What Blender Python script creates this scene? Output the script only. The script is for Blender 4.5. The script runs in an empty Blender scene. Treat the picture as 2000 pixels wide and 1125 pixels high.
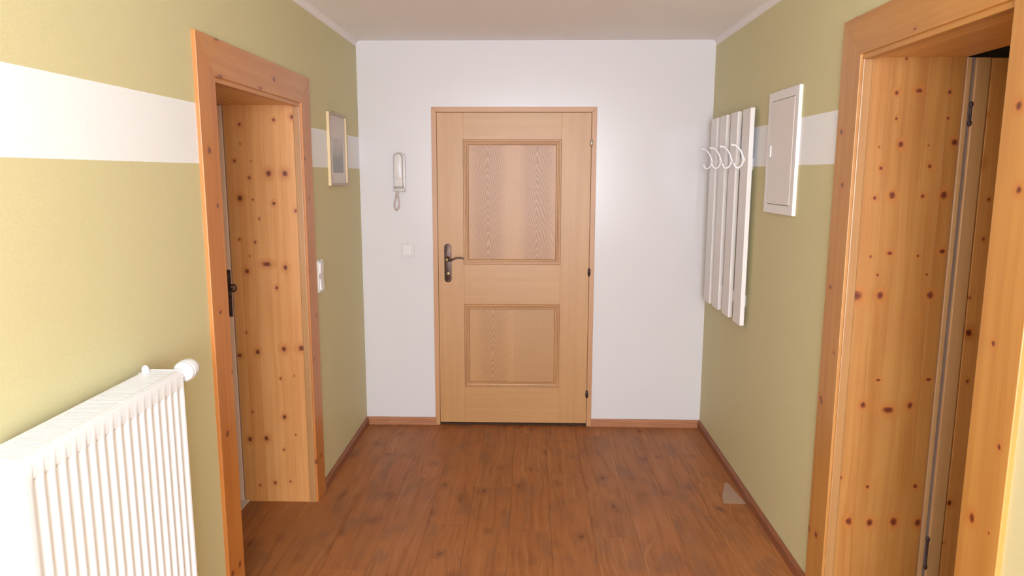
import bpy, bmesh, math, random
from mathutils import Vector, Matrix

SC = bpy.context.scene
COL = SC.collection
R = random.Random(7)

# ------------------------------------------------------------------ camera
F_PX, YAW, PITCH, ROLL, CAM_H = 1402.02, 0.0259, 0.1575, 0.0021, 1.6441
fw = Vector((-math.sin(YAW) * math.cos(PITCH), math.cos(YAW) * math.cos(PITCH), -math.sin(PITCH)))
rt = Vector((math.cos(YAW), math.sin(YAW), 0.0))
up = rt.cross(fw)
r2 = rt * math.cos(ROLL) + up * math.sin(ROLL)
u2 = up * math.cos(ROLL) - rt * math.sin(ROLL)
cd = bpy.data.cameras.new('camera')
cd.sensor_fit = 'HORIZONTAL'
cd.sensor_width = 36.0
cd.lens = F_PX / 2000.0 * 36.0
cd.clip_start = 0.02
cam = bpy.data.objects.new('camera', cd)
m = Matrix((r2, u2, -fw)).transposed().to_4x4()
m.translation = Vector((0, 0, CAM_H))
cam.matrix_world = m
COL.objects.link(cam)
SC.camera = cam

# ------------------------------------------------------------------ world, lights, exposure
w = bpy.data.worlds.new('world')
SC.world = w
w.use_nodes = True
w.node_tree.nodes['Background'].inputs['Color'].default_value = (0.75, 0.85, 1.0, 1)
w.node_tree.nodes['Background'].inputs['Strength'].default_value = 0.15

def area(name, loc, target, sx, sy, power, col):
    d = bpy.data.lights.new(name, 'AREA')
    d.shape = 'RECTANGLE'
    d.size, d.size_y = sx, sy
    d.energy = power
    d.color = col
    o = bpy.data.objects.new(name, d)
    o.location = loc
    o.rotation_euler = (Vector(target) - Vector(loc)).to_track_quat('-Z', 'Y').to_euler()
    COL.objects.link(o)
    return o

# added area light before an unseen end window, standing in for daylight and flash
area('window_daylight', (-0.01, -1.84, 1.58), (0.02, 4.0, 1.60), 1.76, 1.40, 230.0, (0.87, 0.955, 1.085))
SC.view_settings.view_transform = 'Standard'
SC.view_settings.look = 'None'
SC.view_settings.gamma = 1.0
SC.view_settings.use_curve_mapping = False
SC.view_settings.exposure = 0.0

# ------------------------------------------------------------------ room measures (metres)
XL, XR, D, ZC = -1.0804, 1.1172, 4.5576, 2.45
YB = -1.90                     # end wall behind the camera
TWL, TWR = 0.365, 0.36         # side wall thickness

# ------------------------------------------------------------------ helpers
def box(bm, x0, x1, y0, y1, z0, z1, bev=0.0, seg=2):
    r = bmesh.ops.create_cube(bm, size=1.0)
    vs = r['verts']
    bmesh.ops.scale(bm, vec=(x1 - x0, y1 - y0, z1 - z0), verts=vs)
    bmesh.ops.translate(bm, vec=((x0 + x1) / 2, (y0 + y1) / 2, (z0 + z1) / 2), verts=vs)
    if bev:
        es = list({e for v in vs for e in v.link_edges})
        bmesh.ops.bevel(bm, geom=es, offset=bev, segments=seg, affect='EDGES', profile=0.5)
    return bm

def boxm(*a, **k):
    return box(bmesh.new(), *a, **k)

def prism(pts, ax, a0, a1, bev=0.0):
    """polygon pts in the two axes other than ax, extruded along ax"""
    bm = bmesh.new()
    def P(p, a):
        q = [0, 0, 0]
        o = [i for i in range(3) if i != ax]
        q[ax] = a; q[o[0]] = p[0]; q[o[1]] = p[1]
        return q
    n = len(pts)
    A = [bm.verts.new(P(p, a0)) for p in pts]
    B = [bm.verts.new(P(p, a1)) for p in pts]
    bm.faces.new(A); bm.faces.new(B[::-1])
    for i in range(n):
        bm.faces.new((A[i], B[i], B[(i + 1) % n], A[(i + 1) % n]))
    bmesh.ops.recalc_face_normals(bm, faces=bm.faces)
    if bev:
        bmesh.ops.bevel(bm, geom=list(bm.edges), offset=bev, segments=2, affect='EDGES', profile=0.5)
    return bm

def lathe(bm, prof, origin, axis, seg=24):
    """prof: list of (distance along axis, radius)"""
    axis = Vector(axis).normalized()
    a = axis.orthogonal().normalized(); b = axis.cross(a)
    rings = []
    for t, r in prof:
        c = Vector(origin) + axis * t
        rings.append([bm.verts.new(c + (a * math.cos(k * 2 * math.pi / seg) + b * math.sin(k * 2 * math.pi / seg)) * max(r, 1e-5)) for k in range(seg)])
    for i in range(len(rings) - 1):
        for k in range(seg):
            bm.faces.new((rings[i][k], rings[i][(k + 1) % seg], rings[i + 1][(k + 1) % seg], rings[i + 1][k]))
    bm.faces.new(rings[0][::-1]); bm.faces.new(rings[-1])
    bmesh.ops.recalc_face_normals(bm, faces=bm.faces)
    return bm

def smoothpath(pts, n=6):
    P = [Vector(p) for p in pts]; out = []
    for i in range(len(P) - 1):
        p0, p1, p2, p3 = P[max(i - 1, 0)], P[i], P[i + 1], P[min(i + 2, len(P) - 1)]
        for k in range(n):
            t = k / n
            out.append(0.5 * ((2 * p1) + (p2 - p0) * t + (2 * p0 - 5 * p1 + 4 * p2 - p3) * t * t + (3 * p1 - p0 - 3 * p2 + p3) * t ** 3))
    out.append(P[-1])
    return out

def tube(bm, pts, rad, seg=12):
    """rad: number or function of 0..1"""
    P = [Vector(p) for p in pts]
    n = len(P); rings = []
    nrm = None
    for i, p in enumerate(P):
        t = (P[min(i + 1, n - 1)] - P[max(i - 1, 0)]).normalized()
        if nrm is None:
            nrm = t.orthogonal().normalized()
        nrm = (nrm - t * nrm.dot(t)).normalized()
        b = t.cross(nrm)
        r = rad(i / (n - 1)) if callable(rad) else rad
        rings.append([bm.verts.new(p + (nrm * math.cos(k * 2 * math.pi / seg) + b * math.sin(k * 2 * math.pi / seg)) * r) for k in range(seg)])
    for i in range(n - 1):
        for k in range(seg):
            bm.faces.new((rings[i][k], rings[i][(k + 1) % seg], rings[i + 1][(k + 1) % seg], rings[i + 1][k]))
    bm.faces.new(rings[0][::-1]); bm.faces.new(rings[-1])
    bmesh.ops.recalc_face_normals(bm, faces=bm.faces)
    return bm

def rounded(x0, x1, z0, z1, r, rb=None, seg=8):
    """rounded rectangle outline; r radius of the upper corners, rb of the lower ones"""
    rb = r if rb is None else rb
    pts = []
    for cx, cz, rr, a0 in ((x1 - r, z1 - r, r, 0), (x0 + r, z1 - r, r, 90), (x0 + rb, z0 + rb, rb, 180), (x1 - rb, z0 + rb, rb, 270)):
        if rr <= 1e-6:
            pts.append((cx, cz)); continue
        for k in range(seg + 1):
            a = math.radians(a0 + 90 * k / seg)
            pts.append((cx + rr * math.cos(a), cz + rr * math.sin(a)))
    return pts

ORIG = {}
def wpos(o):
    return ORIG.get(o.name, Vector((0, 0, 0)))

def obj(name, bm, mat, parent=None, smooth=False):
    """bm holds world coordinates; the object's origin goes to the bottom centre of its bounds"""
    xs = [v.co.x for v in bm.verts]; ys = [v.co.y for v in bm.verts]; zs = [v.co.z for v in bm.verts]
    c = Vector(((min(xs) + max(xs)) / 2, (min(ys) + max(ys)) / 2, min(zs)))
    bmesh.ops.translate(bm, vec=-c, verts=bm.verts)
    me = bpy.data.meshes.new(name)
    bm.to_mesh(me); bm.free()
    me.materials.append(mat)
    if smooth:
        for p in me.polygons: p.use_smooth = True
        me.set_sharp_from_angle(angle=math.radians(38))
    o = bpy.data.objects.new(name, me)
    COL.objects.link(o)
    ORIG[o.name] = c
    if parent:
        o.parent = parent
        o.location = c - wpos(parent)
    else:
        o.location = c
    return o

def empty(name, loc):
    o = bpy.data.objects.new(name, None)
    o.empty_display_size = 0.05
    o.location = loc
    COL.objects.link(o)
    ORIG[o.name] = Vector(loc)
    return o

def tag(o, label=None, cat=None, group=None, kind=None):
    if label: o['label'] = label
    if cat: o['category'] = cat
    if group: o['group'] = group
    if kind: o['kind'] = kind
    return o

def struct(o, label, cat):
    return tag(o, label, cat, None, 'structure')

# ------------------------------------------------------------------ node helpers
class NT:
    def __init__(self, name):
        self.m = bpy.data.materials.new(name)
        self.m.use_nodes = True
        self.t = self.m.node_tree
        self.b = self.t.nodes['Principled BSDF']
    def n(self, typ, **kw):
        nd = self.t.nodes.new(typ)
        for k, v in kw.items(): setattr(nd, k, v)
        return nd
    def L(self, a, b):
        self.t.links.new(a, b)
    def put(self, sock, v):
        if isinstance(v, bpy.types.NodeSocket): self.L(v, sock)
        else: sock.default_value = v
    def math(self, op, a, b=0.0, c=None, clamp=False):
        nd = self.n('ShaderNodeMath', operation=op, use_clamp=clamp)
        self.put(nd.inputs[0], a); self.put(nd.inputs[1], b)
        if c is not None: self.put(nd.inputs[2], c)
        return nd.outputs[0]
    def vmath(self, op, a, b=(0, 0, 0), c=None):
        nd = self.n('ShaderNodeVectorMath', operation=op)
        self.put(nd.inputs[0], a); self.put(nd.inputs[1], b)
        if c is not None: self.put(nd.inputs[2], c)
        return nd.outputs['Value'] if op in ('LENGTH', 'DOT_PRODUCT') else nd.outputs[0]
    def xyz(self, x, y, z):
        nd = self.n('ShaderNodeCombineXYZ')
        for i, v in enumerate((x, y, z)): self.put(nd.inputs[i], v)
        return nd.outputs[0]
    def sep(self, v):
        nd = self.n('ShaderNodeSeparateXYZ'); self.put(nd.inputs[0], v)
        return nd.outputs
    def pos(self):
        return self.n('ShaderNodeNewGeometry').outputs['Position']
    def objc(self):
        return self.n('ShaderNodeTexCoord').outputs['Object']
    def rnd(self):
        return self.n('ShaderNodeObjectInfo').outputs['Random']
    def noise(self, vec, scale=1.0, detail=3.0, rough=0.5, dist=0.0):
        nd = self.n('ShaderNodeTexNoise')
        self.put(nd.inputs['Vector'], vec)
        nd.inputs['Scale'].default_value = scale
        nd.inputs['Detail'].default_value = detail
        nd.inputs['Roughness'].default_value = rough
        nd.inputs['Distortion'].default_value = dist
        return nd.outputs['Fac']
    def vor(self, vec, scale=1.0, rnd=1.0):
        nd = self.n('ShaderNodeTexVoronoi')
        self.put(nd.inputs['Vector'], vec)
        nd.inputs['Scale'].default_value = scale
        nd.inputs['Randomness'].default_value = rnd
        return nd.outputs['Distance'], nd.outputs['Color']
    def rng(self, v, a, b, c=0.0, d=1.0, smooth=True):
        nd = self.n('ShaderNodeMapRange')
        if smooth: nd.interpolation_type = 'SMOOTHSTEP'
        self.put(nd.inputs[0], v)
        for i, x in enumerate((a, b, c, d)): self.put(nd.inputs[i + 1], x)
        return nd.outputs[0]
    def mix(self, f, a, b, mode='MIX'):
        nd = self.n('ShaderNodeMix', data_type='RGBA', blend_type=mode)
        self.put(nd.inputs[0], f)
        for s, v in ((nd.inputs[6], a), (nd.inputs[7], b)):
            if isinstance(v, tuple) and len(v) == 3: v = v + (1,)
            self.put(s, v)
        return nd.outputs[2]
    def bump(self, h, strength, dist):
        nd = self.n('ShaderNodeBump')
        nd.inputs['Strength'].default_value = strength
        nd.inputs['Distance'].default_value = dist
        self.L(h, nd.inputs['Height'])
        self.L(nd.outputs[0], self.b.inputs['Normal'])
    def out(self, col, rough=0.5, spec=0.5, metal=0.0, coat=0.0, coat_r=0.1):
        b = self.b
        if isinstance(col, tuple) and len(col) == 3: col = col + (1,)
        self.put(b.inputs['Base Color'], col)
        self.put(b.inputs['Roughness'], rough)
        b.inputs['Specular IOR Level'].default_value = spec
        b.inputs['Metallic'].default_value = metal
        b.inputs['Coat Weight'].default_value = coat
        b.inputs['Coat Roughness'].default_value = coat_r
        return self.m

def flat(name, col, rough=0.5, spec=0.5, metal=0.0, var=0.04, scale=9.0, coat=0.0):
    t = NT(name)
    f = t.noise(t.objc(), scale, 3)
    c = t.mix(f, tuple(x * (1 - var) for x in col), tuple(min(1, x * (1 + var)) for x in col))
    return t.out(c, rough, spec, metal, coat)

# knots of the pine boards: (across, along, radius across, radius along) in metres
K_LL= [(-1.364, 1.87, 0.0073, 0.0081), (-1.202, 1.891, 0.0072, 0.008), (-1.116, 1.905, 0.0096, 0.0107), (-1.366, 1.781, 0.0036, 0.0041), (-1.398, 1.703, 0.0073, 0.0082), (-1.317, 1.701, 0.0037, 0.0041), (-1.331, 1.624, 0.0073, 0.0083), (-1.238, 1.644, 0.0146, 0.0165), (-1.16, 1.644, 0.0146, 0.0165), (-1.381, 1.528, 0.0147, 0.0167), (-1.319, 1.521, 0.0049, 0.0056), (-1.22, 1.504, 0.0086, 0.0097), (-1.118, 1.469, 0.0074, 0.0084), (-1.395, 1.331, 0.0062, 0.0071), (-1.32, 1.319, 0.0062, 0.0071), (-1.35, 1.252, 0.0037, 0.0043), (-1.367, 1.178, 0.0112, 0.0129), (-1.268, 1.213, 0.0224, 0.0124), (-1.179, 1.197, 0.0112, 0.0129), (-1.226, 1.098, 0.0075, 0.0087), (-1.387, 0.875, 0.0051, 0.0059), (-1.426, 0.76, 0.0127, 0.0104), (-1.337, 0.779, 0.0114, 0.0134), (-1.206, 0.794, 0.0127, 0.0148), (-1.119, 0.799, 0.0177, 0.0155), (-1.23, 0.645, 0.0051, 0.006), (-1.161, 0.659, 0.0038, 0.0045), (-1.294, 1.431, 0.0049, 0.0056), (-1.379, 0.471, 0.0052, 0.0061), (-1.22, 0.447, 0.0103, 0.0122), (-1.167, 0.355, 0.0039, 0.0046), (-1.399, 0.329, 0.0117, 0.0139), (-1.316, 0.334, 0.0117, 0.0139), (-1.23, 0.276, 0.0052, 0.0062), (-1.361, 0.085, 0.0052, 0.0063), (-1.283, 0.1, 0.0078, 0.0095), (-1.205, 0.108, 0.0052, 0.0063)]
K_RL= [(1.234, 1.918, 0.0077, 0.0087), (1.309, 1.925, 0.0136, 0.0084), (1.41, 1.92, 0.0077, 0.0087), (1.24, 1.833, 0.0052, 0.0059), (1.413, 1.834, 0.0051, 0.0059), (1.263, 1.747, 0.0104, 0.0119), (1.443, 1.754, 0.0112, 0.0128), (1.19, 1.738, 0.0035, 0.004), (1.356, 1.743, 0.0034, 0.0039), (1.202, 1.666, 0.007, 0.008), (1.367, 1.673, 0.0069, 0.008), (1.248, 1.574, 0.0122, 0.0141), (1.424, 1.575, 0.0131, 0.0151), (1.189, 1.565, 0.007, 0.0081), (1.352, 1.571, 0.007, 0.0081), (1.258, 2.029, 0.0051, 0.0057), (1.257, 1.373, 0.0106, 0.0072), (1.437, 1.38, 0.0123, 0.009), (1.191, 1.361, 0.0053, 0.0062), (1.354, 1.364, 0.0053, 0.0062), (1.221, 1.296, 0.0053, 0.0063), (1.391, 1.299, 0.0053, 0.0063), (1.151, 1.222, 0.025, 0.0184), (1.235, 1.223, 0.0134, 0.0158), (1.409, 1.225, 0.0133, 0.0158), (1.254, 0.914, 0.0091, 0.0057), (1.432, 0.918, 0.0109, 0.0067), (1.207, 0.82, 0.011, 0.0133), (1.298, 0.802, 0.0238, 0.0135), (1.375, 0.82, 0.011, 0.0135), (1.146, 0.541, 0.0075, 0.0092), (1.248, 0.507, 0.0075, 0.0092), (1.421, 0.512, 0.0084, 0.0103), (1.189, 0.37, 0.0132, 0.0163), (1.266, 0.367, 0.0132, 0.0164), (1.354, 0.371, 0.015, 0.0187), (1.443, 0.369, 0.0131, 0.0163)]
K_RF= [(1.529, 1.964, 0.0067, 0.0076), (1.533, 1.845, 0.0067, 0.0077), (1.53, 1.686, 0.0136, 0.0153), (1.577, 1.561, 0.0051, 0.006), (1.519, 1.505, 0.006, 0.007), (1.573, 1.424, 0.0052, 0.0061), (1.546, 1.216, 0.0044, 0.0052), (1.556, 1.091, 0.0123, 0.0148), (1.569, 0.913, 0.0053, 0.0065), (1.515, 0.878, 0.0054, 0.0065), (1.549, 0.449, 0.0092, 0.0114), (1.514, 0.361, 0.0055, 0.0069), (1.538, 0.291, 0.0056, 0.007)]
K_LC= [(2.397, 1.719, 0.0155, 0.0134), (2.435, 1.535, 0.0121, 0.0104), (2.403, 1.171, 0.0121, 0.0087), (2.473, 0.94, 0.0129, 0.0091), (2.4, 0.735, 0.0165, 0.0144), (2.434, 0.217, 0.0131, 0.0151), (2.37, 0.218, 0.0166, 0.0129), (3.414, 1.713, 0.0117, 0.0119), (3.459, 1.525, 0.0121, 0.0146), (3.418, 1.174, 0.012, 0.0098), (3.493, 0.945, 0.0127, 0.0101), (3.425, 0.739, 0.0139, 0.0126), (3.476, 0.217, 0.0173, 0.0131), (3.404, 0.214, 0.0166, 0.0154)]
K_LH= [(2.096, 2.501, 0.0119, 0.0205), (2.028, 3.048, 0.0105, 0.0184), (1.973, 2.519, 0.0069, 0.0252), (1.976, 2.887, 0.006, 0.022)]
K_RC= [(2.642, 1.794, 0.0129, 0.0126), (2.603, 1.607, 0.0127, 0.0108), (2.64, 1.235, 0.0133, 0.0093), (2.571, 1.005, 0.0085, 0.0073), (2.653, 0.808, 0.0138, 0.0095), (2.646, 0.796, 0.0137, 0.0133), (2.68, 0.265, 0.0145, 0.0158), (2.609, 0.275, 0.0138, 0.0135), (1.701, 1.799, 0.0123, 0.0115), (1.669, 1.611, 0.0103, 0.0103), (1.699, 1.247, 0.0074, 0.0084), (1.638, 1.012, 0.007, 0.0083), (1.708, 0.799, 0.0116, 0.0151), (1.64, 0.794, 0.0036, 0.0036)]
K_RH= [(2.177, 2.59, 0.0069, 0.0161), (2.06, 2.191, 0.0044, 0.0115)]

# ------------------------------------------------------------------ materials
def painted_wall(name, z0, z1):
    """green textured wallpaper with a white painted band between the heights z0 and z1"""
    t = NT(name)
    p = t.pos(); s = t.sep(p)
    wob = t.math('MULTIPLY', t.math('SUBTRACT', t.noise(p, 40, 2), 0.5), 0.0016)
    z = t.math('ADD', s[2], wob)
    band = t.math('MULTIPLY', t.math('GREATER_THAN', z, z0), t.math('LESS_THAN', z, z1))
    weave = t.noise(t.vmath('MULTIPLY', p, (260, 260, 90)), 1.0, 2)
    weave2 = t.noise(t.vmath('MULTIPLY', p, (60, 60, 420)), 1.0, 2)
    h = t.math('ADD', weave, weave2)
    cl = t.noise(p, 3.0, 3)
    g = t.mix(cl, GREEN_A, GREEN_B)
    g = t.mix(t.rng(h, 0.7, 1.3, 0.0, 0.16), g, tuple(x * 0.72 for x in GREEN_A))
    wht = t.mix(t.rng(h, 0.7, 1.3, 0.0, 0.3), WHITE, tuple(x * 0.94 for x in WHITE))
    t.bump(h, 0.12, 0.002)
    return t.out(t.mix(band, g, wht), 0.62, 0.35)

GREEN_A, GREEN_B = (0.635, 0.570, 0.325), (0.660, 0.590, 0.340)
WHITE = (0.88, 0.88, 0.90)
M = {}
M['wall_l'] = painted_wall('green_wallpaper_with_white_band', 1.676, 1.868)
M['wall_r'] = painted_wall('green_wallpaper_with_white_band_right', 1.683, 1.877)

def white_gloss():
    t = NT('white_gloss_wall_paint')
    p = t.pos()
    c = t.mix(t.noise(p, 2.2, 3), (0.66, 0.615, 0.61), (0.685, 0.64, 0.635))
    t.bump(t.noise(p, 14, 2), 0.02, 0.01)
    return t.out(c, 0.22, 0.34)
M['wall_back'] = white_gloss()
M['ceiling'] = flat('matt_ceiling_paint', (0.92, 0.89, 0.88), 0.9, 0.2, var=0.02, scale=3)
M['cove'] = flat('white_cove_paint', (0.84, 0.79, 0.78), 0.6, 0.3, var=0.01)
M['plain_white'] = flat('plain_white_wall', (0.75, 0.72, 0.68), 0.8, 0.3, var=0.02)

PINE_L, PINE_D = (0.72, 0.345, 0.115), (0.58, 0.218, 0.048)
def pine(name, a, l, knots=(), light=PINE_L, dark=PINE_D, tone=0.35, rough=0.44, coat=0.5):
    """knotty pine: a = axis across the grain, l = axis along it (world axes); knots = (across, along, ra, rl)"""
    t = NT(name)
    s = t.sep(t.pos())
    A, Lg = s[a], s[l]
    rnd = t.rnd()
    v = t.xyz(A, Lg, 0.0)
    d = None
    for (ka, kl, ra, rl) in knots:
        q = t.vmath('MULTIPLY_ADD', v, (1 / ra, 1 / rl, 0), (-ka / ra, -kl / rl, 0))
        q = t.math('MULTIPLY', t.vmath('LENGTH', q), 1.10)
        d = q if d is None else t.math('MINIMUM', d, q)
    off = t.math('MULTIPLY', rnd, 7.3)
    if d is not None:
        wob = t.noise(t.xyz(t.math('MULTIPLY', A, 90), t.math('MULTIPLY', Lg, 90), 0.0), 1.0, 2)
        d = t.math('ADD', d, t.math('MULTIPLY', t.math('SUBTRACT', wob, 0.5), 0.7))
        halo = t.rng(d, 0.9, 3.4, 1.0, 0.0)
        bend = t.math('MULTIPLY', halo, 0.012)
    else:
        halo = None; bend = 0.0
    A2 = t.math('ADD', t.math('ADD', A, off), bend)
    slow = t.noise(t.xyz(t.math('MULTIPLY', A2, 4), t.math('MULTIPLY', Lg, 1.2), off), 1.0, 2)
    A3 = t.math('ADD', A2, t.math('MULTIPLY', slow, 0.05))
    band = t.noise(t.xyz(t.math('MULTIPLY', A3, 34), t.math('MULTIPLY', Lg, 0.7), off), 1.0, 2)
    fine = t.noise(t.xyz(t.math('MULTIPLY', A3, 210), t.math('MULTIPLY', Lg, 2.2), off), 1.0, 3)
    ring = t.rng(t.math('ADD', t.math('MULTIPLY', band, 0.65), t.math('MULTIPLY', fine, 0.35)), 0.36, 0.66)
    blot = t.noise(t.xyz(t.math('MULTIPLY', A, 7), t.math('MULTIPLY', Lg, 3.5), off), 1.0, 2)
    f = t.math('ADD', t.math('MULTIPLY', ring, 0.55), t.math('MULTIPLY', t.math('SUBTRACT', rnd, 0.5), tone))
    f = t.math('ADD', f, t.math('MULTIPLY', t.math('SUBTRACT', blot, 0.42), 0.7), clamp=True)
    c = t.mix(f, light, dark)
    if d is not None:
        c = t.mix(t.math('MULTIPLY', halo, 0.5), c, (0.50, 0.150, 0.022))
        c = t.mix(t.rng(d, 0.62, 1.25, 1.0, 0.0), c, (0.27, 0.050, 0.008))
        c = t.mix(t.math('MULTIPLY', t.rng(d, 0.2, 0.9, 1.0, 0.0), 0.7), c, (0.065, 0.012, 0.003))
    t.bump(ring, 0.05, 0.002)
    return t.out(c, rough, 0.8, 0, coat, 0.40)

M['pine_ll'] = pine('knotty_pine_lining_left', 0, 2, K_LL)
M['pine_rl'] = pine('knotty_pine_lining_right', 0, 2, K_RL, (0.51, 0.232, 0.056), (0.37, 0.122, 0.016))
M['pine_rf'] = pine('knotty_pine_door_leaf', 0, 2, K_RF)
M['pine_lc'] = pine('knotty_pine_casing_left', 1, 2, K_LC, (0.56, 0.198, 0.033), (0.42, 0.120, 0.014))
M['pine_lh'] = pine('knotty_pine_header_left', 2, 1, K_LH, (0.60, 0.245, 0.055), (0.47, 0.165, 0.03))
M['pine_rc'] = pine('knotty_pine_casing_right', 1, 2, K_RC, (0.54, 0.250, 0.055), (0.40, 0.150, 0.022))
M['pine_rh'] = pine('knotty_pine_header_right', 2, 1, K_RH, (0.55, 0.245, 0.045), (0.43, 0.165, 0.022))
M['pine_v'] = pine('plain_pine_upright', 0, 2)
M['pine_s'] = pine('plain_pine_soffit', 0, 1, (), (0.80, 0.42, 0.12), (0.66, 0.30, 0.065))
M['pine_pale'] = pine('pale_pine_edge', 0, 2, (), (0.66, 0.39, 0.185), (0.56, 0.30, 0.125), 0.1)
M['bead'] = pine('pine_bead', 0, 2, (), (0.46, 0.225, 0.072), (0.38, 0.165, 0.045), 0.1)
M['seal'] = flat('grey_rubber_seal', (0.29, 0.215, 0.200), 0.6, 0.3)
M['seal_pale'] = flat('pale_rubber_seal', (0.86, 0.60, 0.46), 0.6, 0.3)  # seal colour lightened to make up for light missing there

OAK_L, OAK_D = (0.515, 0.262, 0.088), (0.44, 0.205, 0.060)
def oak(name, a, l, light=OAK_L, dark=OAK_D, scale=1.0):
    t = NT(name)
    s = t.sep(t.pos()); A, Lg = s[a], s[l]
    off = t.math('MULTIPLY', t.rnd(), 9.0)
    A2 = t.math('ADD', A, off)
    fine = t.noise(t.xyz(t.math('MULTIPLY', A2, 260), t.math('MULTIPLY', Lg, 5), 0.0), 1.0, 3)
    band = t.noise(t.xyz(t.math('MULTIPLY', A2, 26), t.math('MULTIPLY', Lg, 0.8), 2.0), 1.0, 2)
    blot = t.noise(t.xyz(t.math('MULTIPLY', A2, 3), t.math('MULTIPLY', Lg, 2), 5.0), 1.0, 2)
    f = t.math('ADD', t.math('MULTIPLY', t.rng(fine, .35, .65), 0.3), t.math('ADD', t.math('MULTIPLY', t.rng(band, .3, .7), 0.4), t.math('MULTIPLY', t.rng(blot, .3, .7), 0.3)))
    t.bump(fine, 0.03, 0.001)
    return t.out(t.mix(f, light, dark), 0.44, 0.7)

def oak_figured(name, fold, centre, light, dark, plain_right=False):
    """flat-sawn oak veneer: nested arches on two book-matched leaves that meet at x = fold"""
    t = NT(name)
    p = t.pos(); s = t.sep(p)
    nz = t.noise(t.vmath('MULTIPLY', p, (9, 9, 3)), 1.0, 2)
    nf = t.noise(t.vmath('MULTIPLY', p, (75, 75, 60)), 1.0, 2)
    dx = t.math('SUBTRACT', s[0], fold)
    u = t.math('SUBTRACT', t.math('ABSOLUTE', dx), centre)
    u = t.math('ADD', u, t.math('MULTIPLY', t.math('SUBTRACT', nz, 0.5), 0.03))
    k = t.math('SQRT', t.math('ADD', t.math('MULTIPLY', u, u), 0.00012))
    ph = t.math('ADD', s[2], t.math('MULTIPLY', k, 3.6))
    ph = t.math('ADD', ph, t.math('MULTIPLY', t.math('SUBTRACT', nf, 0.5), 0.014))
    ph = t.math('ADD', ph, t.math('MULTIPLY', t.math('SUBTRACT', nz, 0.5), 0.10))
    warp = t.noise(t.xyz(t.math('MULTIPLY', s[0], 1.5), 0.0, t.math('MULTIPLY', s[2], 5.0)), 1.0, 2)
    fr = t.math('FRACT', t.math('ADD', t.math('DIVIDE', ph, 0.050), t.math('MULTIPLY', warp, 3.2)))
    line = t.math('MULTIPLY', t.rng(fr, 0.0, 0.35, 0.0, 1.0), t.rng(fr, 0.75, 1.0, 1.0, 0.0))
    wide = t.rng(t.math('ABSOLUTE', u), 0.05, 0.13, 1.0, 0.30)
    f = t.math('MULTIPLY', line, wide)
    if plain_right:
        side = t.rng(dx, -0.003, 0.003, 1.0, 0.0)
        f = t.math('MULTIPLY', f, t.math('ADD', t.math('MULTIPLY', side, 0.8), 0.2))
        base = t.mix(side, tuple(x * .86 for x in light), light)
    else:
        base = light
    fine = t.noise(t.xyz(t.math('MULTIPLY', s[0], 260), t.math('MULTIPLY', s[2], 5), 0.0), 1.0, 3)
    c = t.mix(t.math('MULTIPLY', t.rng(fine, .35, .65), 0.25), base, dark)
    c = t.mix(t.math('MULTIPLY', f, 0.95), c, dark)
    t.bump(f, 0.04, 0.001)
    return t.out(c, 0.44, 0.7)

M['oak_v'] = oak('oak_veneer_upright', 0, 2)
M['oak_h'] = oak('oak_veneer_crosswise', 2, 0)
M['oak_frame_v'] = oak('oak_frame_upright', 0, 2, (0.53, 0.262, 0.110), (0.45, 0.205, 0.075))
M['oak_frame_h'] = oak('oak_frame_crosswise', 2, 0, (0.53, 0.262, 0.110), (0.45, 0.205, 0.075))
M['oak_mould_v'] = oak('oak_moulding_upright', 0, 2, (0.53, 0.265, 0.095), (0.36, 0.160, 0.050))
M['oak_mould_h'] = oak('oak_moulding_crosswise', 2, 0, (0.53, 0.265, 0.095), (0.36, 0.160, 0.050))
M['oak_fig'] = oak_figured('figured_oak_upper_panel', -0.115, 0.155, (0.53, 0.265, 0.095), (0.31, 0.125, 0.032))
M['oak_fig2'] = oak_figured('figured_oak_lower_panel', -0.105, 0.135, (0.505, 0.250, 0.076), (0.36, 0.160, 0.040), True)

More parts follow.
